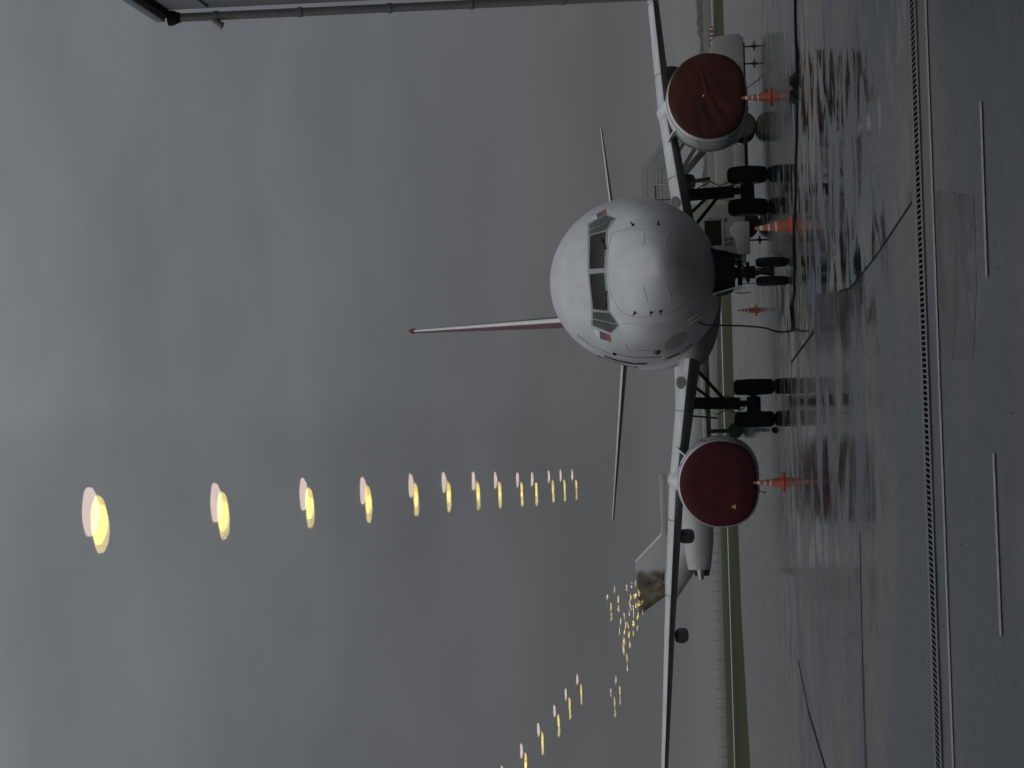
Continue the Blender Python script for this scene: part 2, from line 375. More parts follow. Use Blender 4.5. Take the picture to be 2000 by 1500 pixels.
# weathered white paint for the fuselage
FUS = M('fuselage_white', (.48, .49, .50), .38, var=.10, scale=2.0, coat=.0, bump=.04, bscale=3, stretch=(1.6, .8, .45))
fus = fz.build('fuselage', FUS, AC, ang=60)
BV = BVHTree.FromPolygons([tuple(ACM @ Vector(p)) for p in fz.v], fz.f)
def hit(x, y):
    d = ray(x, y).normalized(); r = BV.ray_cast(EYE, d)
    return None if r[0] is None else (r[0], r[1] if r[1].dot(d) < 0 else -r[1])
def surf(x, y, off):
    h = hit(x, y)
    if h is None: return None
    return ACI @ (h[0] + h[1] * off)
def patch(poly, off=.006, n=10):
    """polygon of photo points laid on the fuselage skin as a thin raised plate"""
    b = MB(); k = len(poly)
    if k == 4:
        g = []
        for i in range(n + 1):
            for j in range(n + 1):
                u, v = i / n, j / n
                x = (1 - u) * ((1 - v) * poly[0][0] + v * poly[3][0]) + u * ((1 - v) * poly[1][0] + v * poly[2][0])
                y = (1 - u) * ((1 - v) * poly[0][1] + v * poly[3][1]) + u * ((1 - v) * poly[1][1] + v * poly[2][1])
                g.append(surf(x, y, off))
        if any(q is None for q in g): return b
        w = n + 1
        b.add(g, [(i * w + j, (i + 1) * w + j, (i + 1) * w + j + 1, i * w + j + 1) for i in range(n) for j in range(n)])
        lo = [Vector(q) + Vector((0, .02, 0)) for q in g]
        rim = [j for j in range(w)] + [i * w + n for i in range(1, w)] + [n * w + j for j in range(n - 1, -1, -1)] + [i * w for i in range(n - 1, 0, -1)]
        o = len(b.v); b.v += [tuple(lo[q]) for q in rim]; m_ = len(rim)
        b.f += [(rim[i], rim[(i + 1) % m_], o + (i + 1) % m_, o + i) for i in range(m_)]
    else:
        cx = sum(p[0] for p in poly) / k; cy_ = sum(p[1] for p in poly) / k
        dense = []
        for i in range(k):
            a_, b_ = poly[i], poly[(i + 1) % k]
            for q in range(4): dense.append((a_[0] + (b_[0] - a_[0]) * q / 4, a_[1] + (b_[1] - a_[1]) * q / 4))
        rings = []
        for sc in (1, .8, .6, .4, .2, .05):
            rings.append([surf(cx + (x - cx) * sc, cy_ + (y - cy_) * sc, off) for x, y in dense])
        if any(q is None for r in rings for q in r): return b
        under = [q + Vector((0, .02, 0)) for q in rings[0]]
        b.loft([under] + rings, False, True)
    return b
def stroke(pts, w, off=.004, sub=5):
    b = MB(); P = []
    for (x0, y0), (x1, y1) in zip(pts, pts[1:]):
        for q in range(sub): P.append((x0 + (x1 - x0) * q / sub, y0 + (y1 - y0) * q / sub))
    P.append(pts[-1]); Q = [surf(x, y, off) for x, y in P]; Q = [q for q in Q if q is not None]
    if len(Q) > 1: b.tube(Q, w / 2, 4)
    return b
# cockpit windows
def shrink(poly, px):
    cx = sum(p[0] for p in poly) / len(poly); cy_ = sum(p[1] for p in poly) / len(poly); r = []
    for x, y in poly:
        d = math.hypot(x - cx, y - cy_); s = (d - px) / d; r.append((cx + (x - cx) * s, cy_ + (y - cy_) * s))
    return r
wf = [((1149, 457.5), (1187, 449), (1184, 526), (1149, 527.5)), ((1149, 532), (1184, 530.5), (1191, 609), (1156.5, 606)),]
fm = MB()
for q in ([(1148, 459), (1187, 449.5), (1184, 529.5), (1148, 530.5)], [(1148, 530.5), (1184, 529.5), (1191, 610), (1155.5, 607)]):
    p_ = patch(q, .006, 12); fm.add(p_.v, p_.f)
fm.build('window_frame', SEAL, fus)
for q in ([(1153.3, 460.9), (1183.3, 453), (1180.3, 523.9), (1152.2, 525)], [(1152.2, 535.9), (1180.3, 533), (1187.1, 606.6), (1159.5, 603.2)]):
    patch(q, .016, 12).build('windshield', DARKGLASS, fus)
for outl, a_, b_ in (([(1147.5, 461), (1147.5, 437), (1184, 418), (1203.5, 427.5), (1187, 450)], [(1153, 458), (1152.7, 450.2), (1193, 433), (1184.4, 449)], [(1152.5, 447.8), (1151, 439.4), (1183.3, 421.2), (1200.9, 428), (1194.8, 431)]),
                     ([(1155.5, 606), (1191, 608), (1210, 636), (1194, 651), (1154.5, 636)], [(1159, 608.9), (1190, 611), (1204, 631.2), (1159.3, 621.2)], [(1159, 623.5), (1204.5, 633.8), (1206.5, 635.2), (1193.4, 648.5), (1158.3, 634.2)])):
    patch(outl, .007).build('window_frame', SEAL, fus)
    patch(a_, .017, 8).build('side_window', SIDEGLASS, fus)
    patch(b_, .017).build('side_window', SIDEGLASS, fus)
# flags
for w_, bl, rd in (([(1154.5, 424), (1165, 418.5), (1167, 427), (1155, 432)], [(1165.4, 418), (1174.5, 413.3), (1176, 422), (1167, 427)], [(1174.6, 413.2), (1183, 408.7), (1184.6, 417.6), (1176.1, 422)]),
                   ([(1160, 642), (1171, 646.5), (1172.5, 661.5), (1163, 656)], [(1171.5, 646.5), (1182, 650.5), (1184, 664.5), (1173, 661)], [(1182, 650.5), (1191.5, 654), (1194, 668), (1184, 664.6)])):
    f0 = patch(w_, .006, 4).build('flag_marking', FLAGW, fus)
    p2 = patch(bl, .006, 4)
    if p2.v: p2.build('flag_marking', BLUE, fus)
    p3 = patch(rd, .006, 4)
    if p3.v: p3.build('flag_marking', FLAGR, fus)
# brown-grey ovals low on both sides of the nose
def oval(cx, cy_, a_, b_, rot, k=16):
    return [(cx + a_ * math.cos(2 * PI * i / k) * math.cos(rot) - b_ * math.sin(2 * PI * i / k) * math.sin(rot), cy_ + a_ * math.cos(2 * PI * i / k) * math.sin(rot) + b_ * math.sin(2 * PI * i / k) * math.cos(rot)) for i in range(k)]
for q in (oval(1317, 410, 36, 8, .42), oval(1320, 667, 26, 11, -.62)):
    p_ = patch(q, .009)
    if p_.v: p_.build('tone_patch', OVALM, fus)
SWIRLM = M('swirl_reflection', (.30, .295, .29), .5, var=.2, scale=4)  # curved grey reflections painted onto the fuselage skin
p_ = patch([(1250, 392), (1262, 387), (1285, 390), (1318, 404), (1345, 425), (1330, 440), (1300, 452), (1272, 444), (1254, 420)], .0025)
if p_.v: p_.build('tone_patch', SWIRLM, fus)
for q in ([(1180, 694), (1205, 703), (1235, 709), (1262, 709)], [(1168, 694), (1190, 706), (1212, 712), (1245, 716)], [(1300, 700), (1325, 690), (1350, 672)]):
    p_ = stroke(q, .07, .0)
    if p_.v: p_.build('door_seam', M('shut_line_grey', (.10, .10, .105), .5), fus)
# panel lines, radome seam, lightning strips
rad = [(1196, 455), (1189, 480), (1187, 510), (1188, 545), (1194, 575), (1206, 600), (1222, 614), (1250, 620), (1290, 617), (1330, 600), (1352, 575), (1358, 540), (1350, 500), (1335, 470)]
stroke(rad, .006).build('panel_seam', LINEM, fus)
stroke([(1335, 470), (1305, 455), (1260, 448), (1225, 447), (1196, 455)], .005).build('panel_seam', LINEM, fus)
for q in ([(1256, 452), (1259, 470), (1254, 482)], [(1256, 555), (1260, 575), (1265, 590)], [(1307, 455), (1298, 480)], [(1300, 552), (1310, 585)]):
    stroke(q, .012, .006).build('lightning_strip', FLAGW, fus)
door = [(1133, 655), (1150, 672), (1190, 690), (1240, 698), (1290, 697)]
stroke(door, .02).build('door_seam', LINEM, fus)
stroke([(1128, 651), (1131, 659), (1139, 665)], .02).build('door_seam', LINEM, fus)
stroke([(1215, 632), (1300, 633)], .007).build('panel_seam', LINEM, fus)
stroke([(1222, 672), (1228, 684), (1290, 684)], .007).build('panel_seam', LINEM, fus)
# probes and vanes
for x, y in ((1241, 610), (1272, 609), (1290, 607), (1237, 440), (1286, 439)):
    q = surf(x, y, 0); h = hit(x, y)
    if q is None: continue
    nl = (ACI.to_3x3() @ h[1])
    b = MB(); b.tube([q, q + nl * .07, q + nl * .09 + Vector((0, -.07, 0))], [.02, .014, .009], 8)
    b.lathe([(-.012, .035), (.012, .035)], 'y', q, 10)
    b.build('probe', BLACK, fus)
for x, y in ((1182, 505), (1181, 487), (1186, 567), (1187, 585)):
    pass
for p0, p1 in (((1186, 487), (1176, 466)), ((1187, 568), (1186, 600))):
    a_, b_ = surf(*p0, .03), surf(*p1, .03)
    MB().tube([a_, (a_ + b_) / 2 + Vector((0, -.01, 0)), b_], .013, 6).build('wiper', BLACK, fus)
q = surf(1201, 690, .0)
if q is not None: MB().lathe([(-.03, .05), (.02, .05)], 'y', q, 12).build('vent', BLACK, fus)
q = surf(1283, 686, .0)
if q is not None:
    MB().lathe([(-.05, .03), (0, .07), (.05, .08)], 'y', q, 14).build('lamp_fitting', DIRTY, fus)
pw = patch([(1338.5, 624.5), (1361, 611), (1369, 619), (1345, 635.5)], .012, 5); pw.build('service_plate', LABELM, fus)
for q in ([(1344, 630), (1350, 626)], [(1352, 625.5), (1354, 621.5)], [(1356, 622), (1362, 618)]):
    stroke(q, .025, .016).build('plate_mark', INKM, fus)
# wing-body fairing
wb = MB()
rs = []
for i in range(16):
    t = i / 15; s = 10.2 + 11.5 * t; k = math.sin(PI * t) ** .6
    rs.append([Vector((math.cos(a_) * (1.35 + .55 * k), s, 2.2 + math.sin(a_) * (.50 + .34 * k if math.sin(a_) < 0 else .7 + .3 * k))) for a_ in [2 * PI * j / 32 for j in range(32)]])
wb.loft(rs).build('belly_fairing', BELLY, AC)
# wings
def airfoil(n=18):
    up = []; lo = []
    for i in range(n + 1):
        c = (1 - math.cos(PI * i / n)) / 2
        t = 5 * (.2969 * math.sqrt(c) - .126 * c - .3516 * c * c + .2843 * c ** 3 - .1036 * c ** 4)
        cam_ = .02 * math.sin(PI * c); up.append((c, t + cam_ * 8)); lo.append((c, -t * .85 + cam_ * 5))
    return up + lo[::-1][1:-1]
AF = airfoil()
def wingloft(secs, side):
    b = MB(); rings = []
    for BL, le, ch, z, th, inc in secs:
        rings.append([Vector((side * BL, le + c * ch, z + t * th * ch * .62 - c * ch * inc)) for c, t in AF])
    return b.loft(rings)
WS = [(1.0, 11.4, 8.2, 2.12, .115, .03), (2.2, 12.3, 7.3, 2.30, .115, .03), (5.0, 14.2, 5.5, 2.70, .115, .03), (9, 16.3, 4.2, 3.03, .11, .025), (13.2, 18.5, 2.9, 3.33, .11, .02), (17.0, 20.5, 1.7, 3.62, .11, .02)]
for s in (1, -1):
    w = wingloft(WS, s).build('wing', [WING, UNDERSHADE], AC, ang=50)
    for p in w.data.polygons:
        if p.normal.z < -.40: p.material_index = 1  # downward faces get the painted shade
    # slat seam and leading edge joints
    for BL in (3.0, 5.9, 8.0):
        k = [i for i in range(len(WS) - 1) if WS[i][0] <= BL <= WS[i + 1][0]][0]; A, B = WS[k], WS[k + 1]; t = (BL - A[0]) / (B[0] - A[0])
        le, ch, z, th = [A[j] + (B[j] - A[j]) * t for j in (1, 2, 3, 4)]
        pts = [Vector((s * BL, le + c * ch - .004, z + tt * th * ch * .62)) for c, tt in AF[-7:] + AF[:8]]
        MB().tube(pts, .012, 5).build('slat_joint', LINEM, w)
    # flap track fairings
    for BL, ln, r_, zz in ((6.6, 2.6, .21, -.34), (9.5, 2.3, .19, -.32)) if s == -1 else ((3.3, 2.6, .20, -.30), (6.4, 2.5, .24, -.30), (9.6, 2.2, .19, -.32)):
        le = interp([(a_[0], a_[1]) for a_ in WS], BL); ch = interp([(a_[0], a_[2]) for a_ in WS], BL); z = interp([(a_[0], a_[3]) for a_ in WS], BL)
        y0 = le + ch * .55; rr = []
        for i in range(13):
            t = i / 12; q = math.sin(PI * min(1, .12 + t * .88)) ** .5 if t < 1 else .15
            e = 3.2
            ringp = []
            for j in range(20):
                a_ = 2 * PI * j / 20; ca, sa = math.cos(a_), math.sin(a_)
                ringp.append(Vector((s * BL + r_ * .9 * q * math.copysign(abs(ca) ** (2 / e), ca), y0 + t * ln, z + zz + r_ * 1.05 * q * math.copysign(abs(sa) ** (2 / e), sa))))
            rr.append(ringp)
        MB().loft(rr).build('flap_fairing', BELLY, AC)
# landing lights in the wing roots
for s in (1, -1):
    b = MB(); b.lathe([(-.03, .14), (0, .16), (.05, .12)], 'y', (s * 2.28, 12.33, 2.47), 20)
    for i, p in enumerate(b.v): b.v[i] = (p[0], p[1] + abs(p[2] - 2.47) * .2, 2.47 + (p[2] - 2.47) * .75)
    b.build('landing_light', BELLY, AC)
# tail
ST = [(0, 31.3, 4.2, 4.50, .10, 0), (.6, 31.8, 3.8, 4.57, .09, 0), (7.17, 36.4, 1.3, 5.40, .085, 0)]
for s in (1, -1):
    tp = wingloft(ST, s).build('tailplane', [WING, UNDERSHADE], AC, ang=50)
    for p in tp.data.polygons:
        if p.normal.z < -.25: p.material_index = 1  # shade painted on the lower faces of the tailplane too
def fin_sec(z, le, ch, th):
    return [Vector((t * th * ch * .75 * (1 if True else 1), le + c * ch, z)) for c, t in AFS]
AFS = []
for i in range(17):
    c = (1 - math.cos(PI * i / 16)) / 2; AFS.append((c, 5 * (.2969 * math.sqrt(c) - .126 * c - .3516 * c * c + .2843 * c ** 3 - .1036 * c ** 4)))
AFS = AFS + [(c, -t) for c, t in AFS[::-1][1:-1]]
FS = [(4.9, 28.0, 8.0, .08), (6.9, 30.4, 6.4, .077), (12.5, 36.6, 2.4, .068)]
fin = MB().loft([fin_sec(*q) for q in FS]).build('fin', REDP, AC, ang=50)
le = MB()
for i in range(len(FS) - 1): pass
le.tube([Vector((0, q[1] + .01, q[0])) for q in FS], [.10, .08, .035], 14).build('leading_edge', WHITE, fin)
MB().lathe([(-.14, .03), (-.05, .09), (.1, .09), (.2, .02)], 'z', (0, 36.75, 12.55), 12).build('tail_lamp', REDP, fin)
# engines
def egg(w, hu, hl, s, cx, cz, n=64, e=2.25):
    r = []
    for k in range(n):
        a_ = 2 * PI * k / n; ca, sa = math.cos(a_), math.sin(a_)
        ee = 2.0 if sa > 0 else 2.0 + .6 * abs(sa) ** .5
        r.append(Vector((cx + w * math.copysign(abs(ca) ** (2 / ee), ca), s, cz + (hu if sa > 0 else hl) * math.copysign(abs(sa) ** (2 / ee), sa))))
    return r
EZ = 1.56
for s in (1, -1):
    cx = s * 4.83
    prof = [(.75, .80), (.45, .78), (.2, .82), (.06, .90), (.0, .965), (.03, 1.02), (.12, 1.06), (.3, 1.10), (.7, 1.14), (1.3, 1.17), (2.2, 1.17), (3.1, 1.08), (3.9, .92), (3.92, .86)]
    rr = [egg(p * .985, p * .93, p * .86, 11.5 + a_, cx, EZ) for a_, p in prof]
    en = MB().loft(rr).build('engine_nacelle', WHITE, AC, ang=55)
    MB().lathe([(15.2, .62), (16.2, .50), (16.9, .38), (17.3, .05)], 'y', (cx, 0, EZ + .05), 28).build('exhaust', DIRTY, AC)
    for yy, sc in ((12.05, 1.003), (13.3, 1.003)):
        i0 = 1.128 if yy < 12.5 else 1.173
        MB().tube([p for p in egg(i0 * .985 * sc, i0 * .93 * sc, i0 * .86 * sc, yy, cx, EZ)] + [egg(i0 * .985 * sc, i0 * .93 * sc, i0 * .86 * sc, yy, cx, EZ)[0]], .008, 4).build('cowl_seam', LINEM, en)
    # strake on the inboard side
    a0 = R(52) if s == -1 else R(128)
    q0 = Vector((cx + math.cos(a0) * 1.13, 12.3, EZ + math.sin(a0) * 1.08)); dn = Vector((math.cos(a0), 0, math.sin(a0)))
    q1 = q0 + Vector((0, 1.3, 0)); sk = MB(); sd_ = Vector((-dn.z, 0, dn.x)) * .015
    tri = [q0 - dn * .05, q1 - dn * .05, q1 + dn * .30, q0 + dn * .10 + Vector((0, .25, 0))]
    sk.loft([[p - sd_ for p in tri], [p + sd_ for p in tri]]).build('strake', WHITE, en)
    # pylon
    py = MB(); rings = []
    for yy, w_, z0, z1 in ((12.35, .05, 2.45, 2.56), (12.9, .16, 2.4, 2.68), (13.7, .22, 2.35, 2.80), (14.6, .28, 2.2, 2.92), (16.5, .28, 2.0, 2.86), (18.0, .1, 2.2, 2.6)):
        rings.append([Vector((cx + x_ * w_, yy, z0 + (z1 - z0) * z_)) for x_, z_ in ((-1, 0), (-1, .7), (-.6, .93), (0, 1), (.6, .93), (1, .7), (1, 0))])
    py.loft(rings).build('pylon', WHITE, AC, ang=50)
# landing gear
def wheel(cx, cy_, r, w, parent, hub=.5):
    b = MB(); pr = [(-w * .5, r * .58), (-w * .5, r * .80), (-w * .46, r * .90), (-w * .36, r * .97), (-w * .18, r), (w * .18, r), (w * .36, r * .97), (w * .46, r * .90), (w * .5, r * .80), (w * .5, r * .58)]
    b.lathe(pr, 'x', (cx, cy_, r), 40)
    t = b.build('tyre', RUBBER, parent)
    h = MB(); h.lathe([(-w * .42, r * .15), (-w * .53, r * .3), (-w * .50, r * .56), (w * .50, r * .56), (w * .53, r * .3), (w * .42, r * .15)], 'x', (cx, cy_, r), 24)
    h.build('wheel_hub', DIRTY, parent)
    return t
for s in (1, -1):
    g = bpy.data.objects.new('main_landing_gear', None); C.objects.link(g); g.parent = AC; g.location = (s * 2.88, 16.6, 0)
    for o_ in (-.44, .44): wheel(o_, 0, .55, .42, g)
    st = MB(); st.tube([(0, 0, .50), (0, 0, 1.0)], .085, 16); st.tube([(0, .0, .95), (-s * .06, .0, 2.5)], .165, 18)
    st.tube([(-.40, 0, .55), (.40, 0, .55)], .09, 12); st.tube([(-.17, -.12, .98), (.17, -.12, .98)], .055, 8)
    st.build('strut', BLACK, g)
    tl = MB()
    for q in (-.09, .09): tl.tube([(q, -.12, 1.05), (q * .5, -.42, .78), (q, -.12, .52)], .03, 8)
    for q in (-.22, .24): tl.tube([(q, -.1, 1.15), (q * 1.25, -.16, .9), (q * .8, -.12, .62)], .015, 6)
    tl.lathe([(-.2, .19), (.2, .19)], 'x', (-.02, -.02, .56), 18)
    tl.build('torque_link', BLACK, g)
    MB().tube([(-s * .05, 0, 1.30), (-s * 1.05, .1, 2.15)], .05, 10).tube([(s * .04, .3, 1.5), (-s * .7, 1.2, 2.4)], .045, 10).build('side_brace', BLACK, g)
    dm = MB(); dm.box((s * .33 - .02, -.35, 1.55), (s * .33 + .02, .45, 2.45), Matrix.Rotation(R(-s * 6), 3, 'Y')); dm.build('gear_door', BELLY, g, bevel=.008)
    hb = MB(); P = [(s * .12, -.1, 1.9), (s * .28, -.2, 1.55), (s * .15, -.18, 1.3), (s * .26, -.2, 1.05), (s * .1, -.15, .8)]
    hb.tube(P, .018, 6); hb.tube([(-s * .1, -.16, 1.7), (-s * .22, -.2, 1.3), (-s * .12, -.17, .9)], .014, 6); hb.build('brake_hose', BLACK, g)
g = bpy.data.objects.new('nose_landing_gear', None); C.objects.link(g); g.parent = AC; g.location = (.0, 3.9, 0)
for o_ in (-.2, .2): wheel(o_, 0, .345, .19, g)
st = MB(); st.tube([(0, 0, .30), (0, 0, .8)], .05, 14); st.tube([(0, 0, .72), (0, .08, 1.75)], .10, 16); st.tube([(-.18, 0, .345), (.18, 0, .345)], .05, 10)
st.build('strut', DIRTY, g)
tk = MB(); tk.box((-.13, -.14, .70), (.13, .05, .92)); tk.tube([(-.22, -.08, .86), (.22, -.08, .86)], .04, 8); tk.box((-.11, -.18, 1.02), (.11, -.04, 1.18)); tk.box((-.27, -.1, .98), (.27, .1, 1.08))
tk.tube([(-.07, -.1, .72), (-.05, -.32, .55), (-.07, -.08, .38)], .022, 8); tk.tube([(.07, -.1, .72), (.05, -.32, .55), (.07, -.08, .38)], .022, 8)
for i in range(9):
    a_ = Vector((random.uniform(-.33, .33), random.uniform(-.1, .1), random.uniform(1.1, 1.5))); b_ = Vector((random.uniform(-.2, .2), -.12, random.uniform(.78, 1.05)))
    tk.tube([a_, (a_ + b_) / 2 + Vector((random.uniform(-.08, .08), -.08, 0)), b_], .016, 6)
tk.build('steering_unit', BLACK, g, bevel=.01)
bx = MB(); bx.loft([[Vector((x_ * w_, y_, z_)) for x_, y_ in ((-1, -.75), (1, -.75), (1, .75), (-1, .75))] for w_, z_ in ((.36, 1.14), (.44, 1.32), (.50, 1.78))]); bx.build('wheel_well', BLACK, g, bevel=.03)
for s in (1, -1):
    d_ = MB(); d_.box((s * .40 - .014, -.9, .98), (s * .40 + .014, .5, 1.68), Matrix.Rotation(R(s * 14), 3, 'Y')); d_.build('gear_door', BLACK if s > 0 else WHITE, g, bevel=.008)
MB().tube([(-.44, -.4, 1.15), (-.46, -.42, .95), (-.44, -.44, .82)], .012, 6).build('sensor_wire', BLACK, g)
MB().tube([(-.25, -.3, 1.0), (-.25, -.3, .72)], .010, 6).build('sensor_wire', BLACK, g)
MB().box((-.06, -.21, .94), (.06, -.17, 1.01)).build('taxi_lamp', DIRTY, g)

# engine intake covers: cloth covers tied over each intake, things of their own
def cover(s, mat, label, folds):
    e = empty('intake_cover', ACM @ Vector((s * 4.83, 11.4, EZ)), label, 'engine cover', 'cloth covers over the engine intakes', rz=YAW)
    b = MB(); n = 96; rings = []
    def fold(a_, rho): return folds(a_, rho)
    for rho, y_ in ((1.05, .38), (1.055, .22), (1.055, .10), (1.04, .02), (1.0, -.03), (.93, -.06), (.84, -.08), (.72, -.095), (.6, -.11), (.48, -.12), (.36, -.13), (.24, -.135), (.12, -.14), (.02, -.14)):
        base = egg(rho * 1.02 * .985, rho * 1.02 * .93, rho * 1.02 * .86, 0, 0, 0, n)
        r_ = []
        for k, p in enumerate(base):
            a_ = 2 * PI * k / n
            r_.append(Vector((p.x, y_ - fold(a_, rho), p.z)))
        rings.append(r_)
    b.loft(rings, False, True).build('cloth', mat, e, ang=80)
    c = MB()
    q = [Vector((p.x * 1.003, .37, p.z * 1.003)) for p in egg(1.073 * .985, 1.073 * .93, 1.073 * .86, 0, 0, 0, 48)]
    c.tube(q + [q[0]], .012, 6).build('hem_cord', BLACK, e)
    return e
def folds_r(a_, rho):
    x, z = rho * math.cos(a_), rho * math.sin(a_)
    dx, dz = x - 1.0, z - .22; th = math.atan2(dz, -dx); d = math.hypot(dx, dz)
    f = .034 * math.sin(th * 21 + 2.6 * math.sin(th * 4) + 1.6 * d * d) * math.exp(-d * .55) * min(1, d * 2) * (1 if rho < 1.02 else .2)
    return f + .010 * math.sin(3.1 * x + 5 * z) * (1 if rho < 1.02 else 0) + .006 * math.sin(9 * x - 12 * z + 2 * math.sin(3 * z))
def folds_l(a_, rho):
    x, z = rho * math.cos(a_), rho * math.sin(a_)
    return (.012 * math.sin(11 * math.hypot(x - .1, z - .1) + 1.5 * x) + .007 * math.sin(14 * x + 3 * z + math.sin(4 * z))) * (1 if rho < 1.02 else .2)
ccr = cover(1, COVER_R, 'brownish red creased engine cover with a tiny pale dot at its centre', folds_r)
MB().lathe([(-.01, .022), (.0, .022)], 'y', (-.03, -.155, .12), 12).build('eyelet', LABELM, ccr)
MB().tube([(.1, -.06, -.93), (.18, -.1, -1.05), (.30, -.15, -1.24), (.42, -.2, -1.35)], .012, 6).build('tie_cord', BLACK, ccr)
ccl = cover(-1, COVER_L, 'deep wine red engine cover marked with a small yellow triangle', folds_l)
MB().prism([(-.50, -.37), (-.62, -.37), (-.56, -.25)], -.13, -.115).build('yellow_triangle', YEL, ccl)
MB().tube([(-.12, -.05, -.93), (-.2, -.1, -.98), (-.22, -.12, -1.05), (-.22, -.12, -1.14)], .016, 6).build('tie_cord', BLACK, ccl)
# side ties seen on the cowls
for s_, e_ in ((1, ccr), (-1, ccl)):
    for a_ in ((160, 205, 250) if s_ == 1 else (15, 60, 285)):
        P = []
        for y_ in (.3, .55, .8, 1.1):
            rr_ = 1.135 + .06 * min(1, y_); aa = R(a_ + 9 * y_)
            P.append(Vector((rr_ * .985 * math.cos(aa), y_, rr_ * (.93 if math.sin(aa) > 0 else .88) * math.sin(aa))))
        MB().tube(P, .009, 5).build('side_tie', BLACK, e_)

# ------------------------------------------------------------------ cones
def cone_obj():
    e = empty('traffic_cone', (0, 0, 0), '', 'traffic cone', 'orange cones around the aircraft')
    MB().loft([[Vector((x * w, y * w, z)) for x, y in ((-1, -.8), (-.8, -1), (.8, -1), (1, -.8), (1, .8), (.8, 1), (-.8, 1), (-1, .8))] for w, z in ((.19, 0), (.19, .03), (.165, .05))]).build('base', ORANGE, e)
    MB().lathe([(.04, .135), (.07, .125), (.745, .03), (.76, .018)], 'z', n=28).build('cone_body', ORANGE, e)
    for z0, z1 in ((.60, .665), (.46, .50), (.32, .36)):
        r0 = .125 - (z0 - .07) * (.095 / .675) + .004; r1 = .125 - (z1 - .07) * (.095 / .675) + .004
        MB().lathe([(z0, r0 - .01), (z0 + .002, r0), (z1 - .002, r1), (z1, r1 - .01)], 'z', n=28).build('white_band', CONEW, e)
    return e
c0 = cone_obj()
cones = [((1549, 440), 'largest orange striped cone, right beside the nose wheels and behind the black cable', 1.0),
         ((1507, 189), 'orange striped cone in front of the brownish red engine cover', .98),
         ((1532, 942), 'orange striped cone in front of the wine red engine cover', .98),
         ((1477, 606), 'smallest and farthest orange cone, on the bare apron beyond the plugged-in cable', .86)]
for i, ((x, y), lab, sc) in enumerate(cones):
    c = c0 if i == 0 else copy_tree(c0)
    c.location = gnd(x, y, .004); c.scale = (sc, sc, sc); c['label'] = lab; c.rotation_euler = (R((1.5, -2, 1, 3)[i]), R((-3, 1, .5, -1)[i]), .3 * i)
# chocks
ck = MB(); ck.prism([(-.17, 0), (.17, 0), (.04, .16), (-.04, .16)], -.11, .11, 'x')
chock = ck.build('wheel_chock', CHOCKM, bevel=.012)
tag(chock, 'black wheel chock by the cable, the one farther from the aircraft nose', 'chock', 'pair of loose chocks by the cable')
p = gnd(1559, 158, .004); chock.location = p; chock.rotation_euler = (0, 0, R(62))
ch2 = chock.copy(); C.objects.link(ch2); p = gnd(1559, 188, .004); ch2.location = p; ch2.rotation_euler = (0, 0, R(118))
ch2['label'] = 'black wheel chock by the cable, the one nearer the aircraft nose'
ch3 = chock.copy(); C.objects.link(ch3); ch3.location = (ACM @ Vector((-3.62, 16.25, .004))); ch3.scale = (.6, .5, .6)
ch3['label'] = 'small dark chock against the outer main wheel beside the wine red engine cover'; del ch3['group']

# ------------------------------------------------------------------ cable to the nose
pl = ACM @ surf(1364, 628, .02)
pts = [pl, at(1370, 632, pl.y - .15), at(1385, 635, pl.y - .4), at(1440, 636, pl.y - .6), at(1490, 640, pl.y - .8), at(1520, 648, 45.0)]
end = gnd(1545, 646, .03)
base_pts = [(1547, 640), (1547, 630), (1545, 600), (1546, 592), (1551, 575), (1551, 545), (1550, 480), (1551, 440), (1554, 380), (1554, 330), (1556, 260), (1557, 190), (1556, 120), (1554, 50), (1553, -60), (1553, -260)]
cb = MB()
full = [tuple(q) for q in pts] + [tuple(end)] + [tuple(gnd(x + random.uniform(-.6, .6), y, .028)) for x, y in base_pts]
def smoothpath(P, k=6):
    P = [Vector(p) for p in P]; o = []
    for i in range(len(P) - 1):
        p0, p1, p2, p3 = P[max(i - 1, 0)], P[i], P[i + 1], P[min(i + 2, len(P) - 1)]
        for j in range(k):
            t = j / k
            o.append(.5 * ((2 * p1) + (p2 - p0) * t + (2 * p0 - 5 * p1 + 4 * p2 - p3) * t * t + (3 * p1 - p0 - 3 * p2 + p3) * t ** 3))
    o.append(P[-1]); return o
SP = smoothpath(full)
k0 = len(pts) * 6
cb.tube(SP, [.018 if i < k0 else .026 for i in range(len(SP))], 8)
cab = cb.build('power_cable', RUBBER); tag(cab, 'thick black cable hanging from the nose plate and running along the wet apron', 'cable')
MB().tube([gnd(1548, 640, .02), gnd(1560, 646, .018), gnd(1572, 647, .018)], .016, 6).build('cable_end', RUBBER, cab)

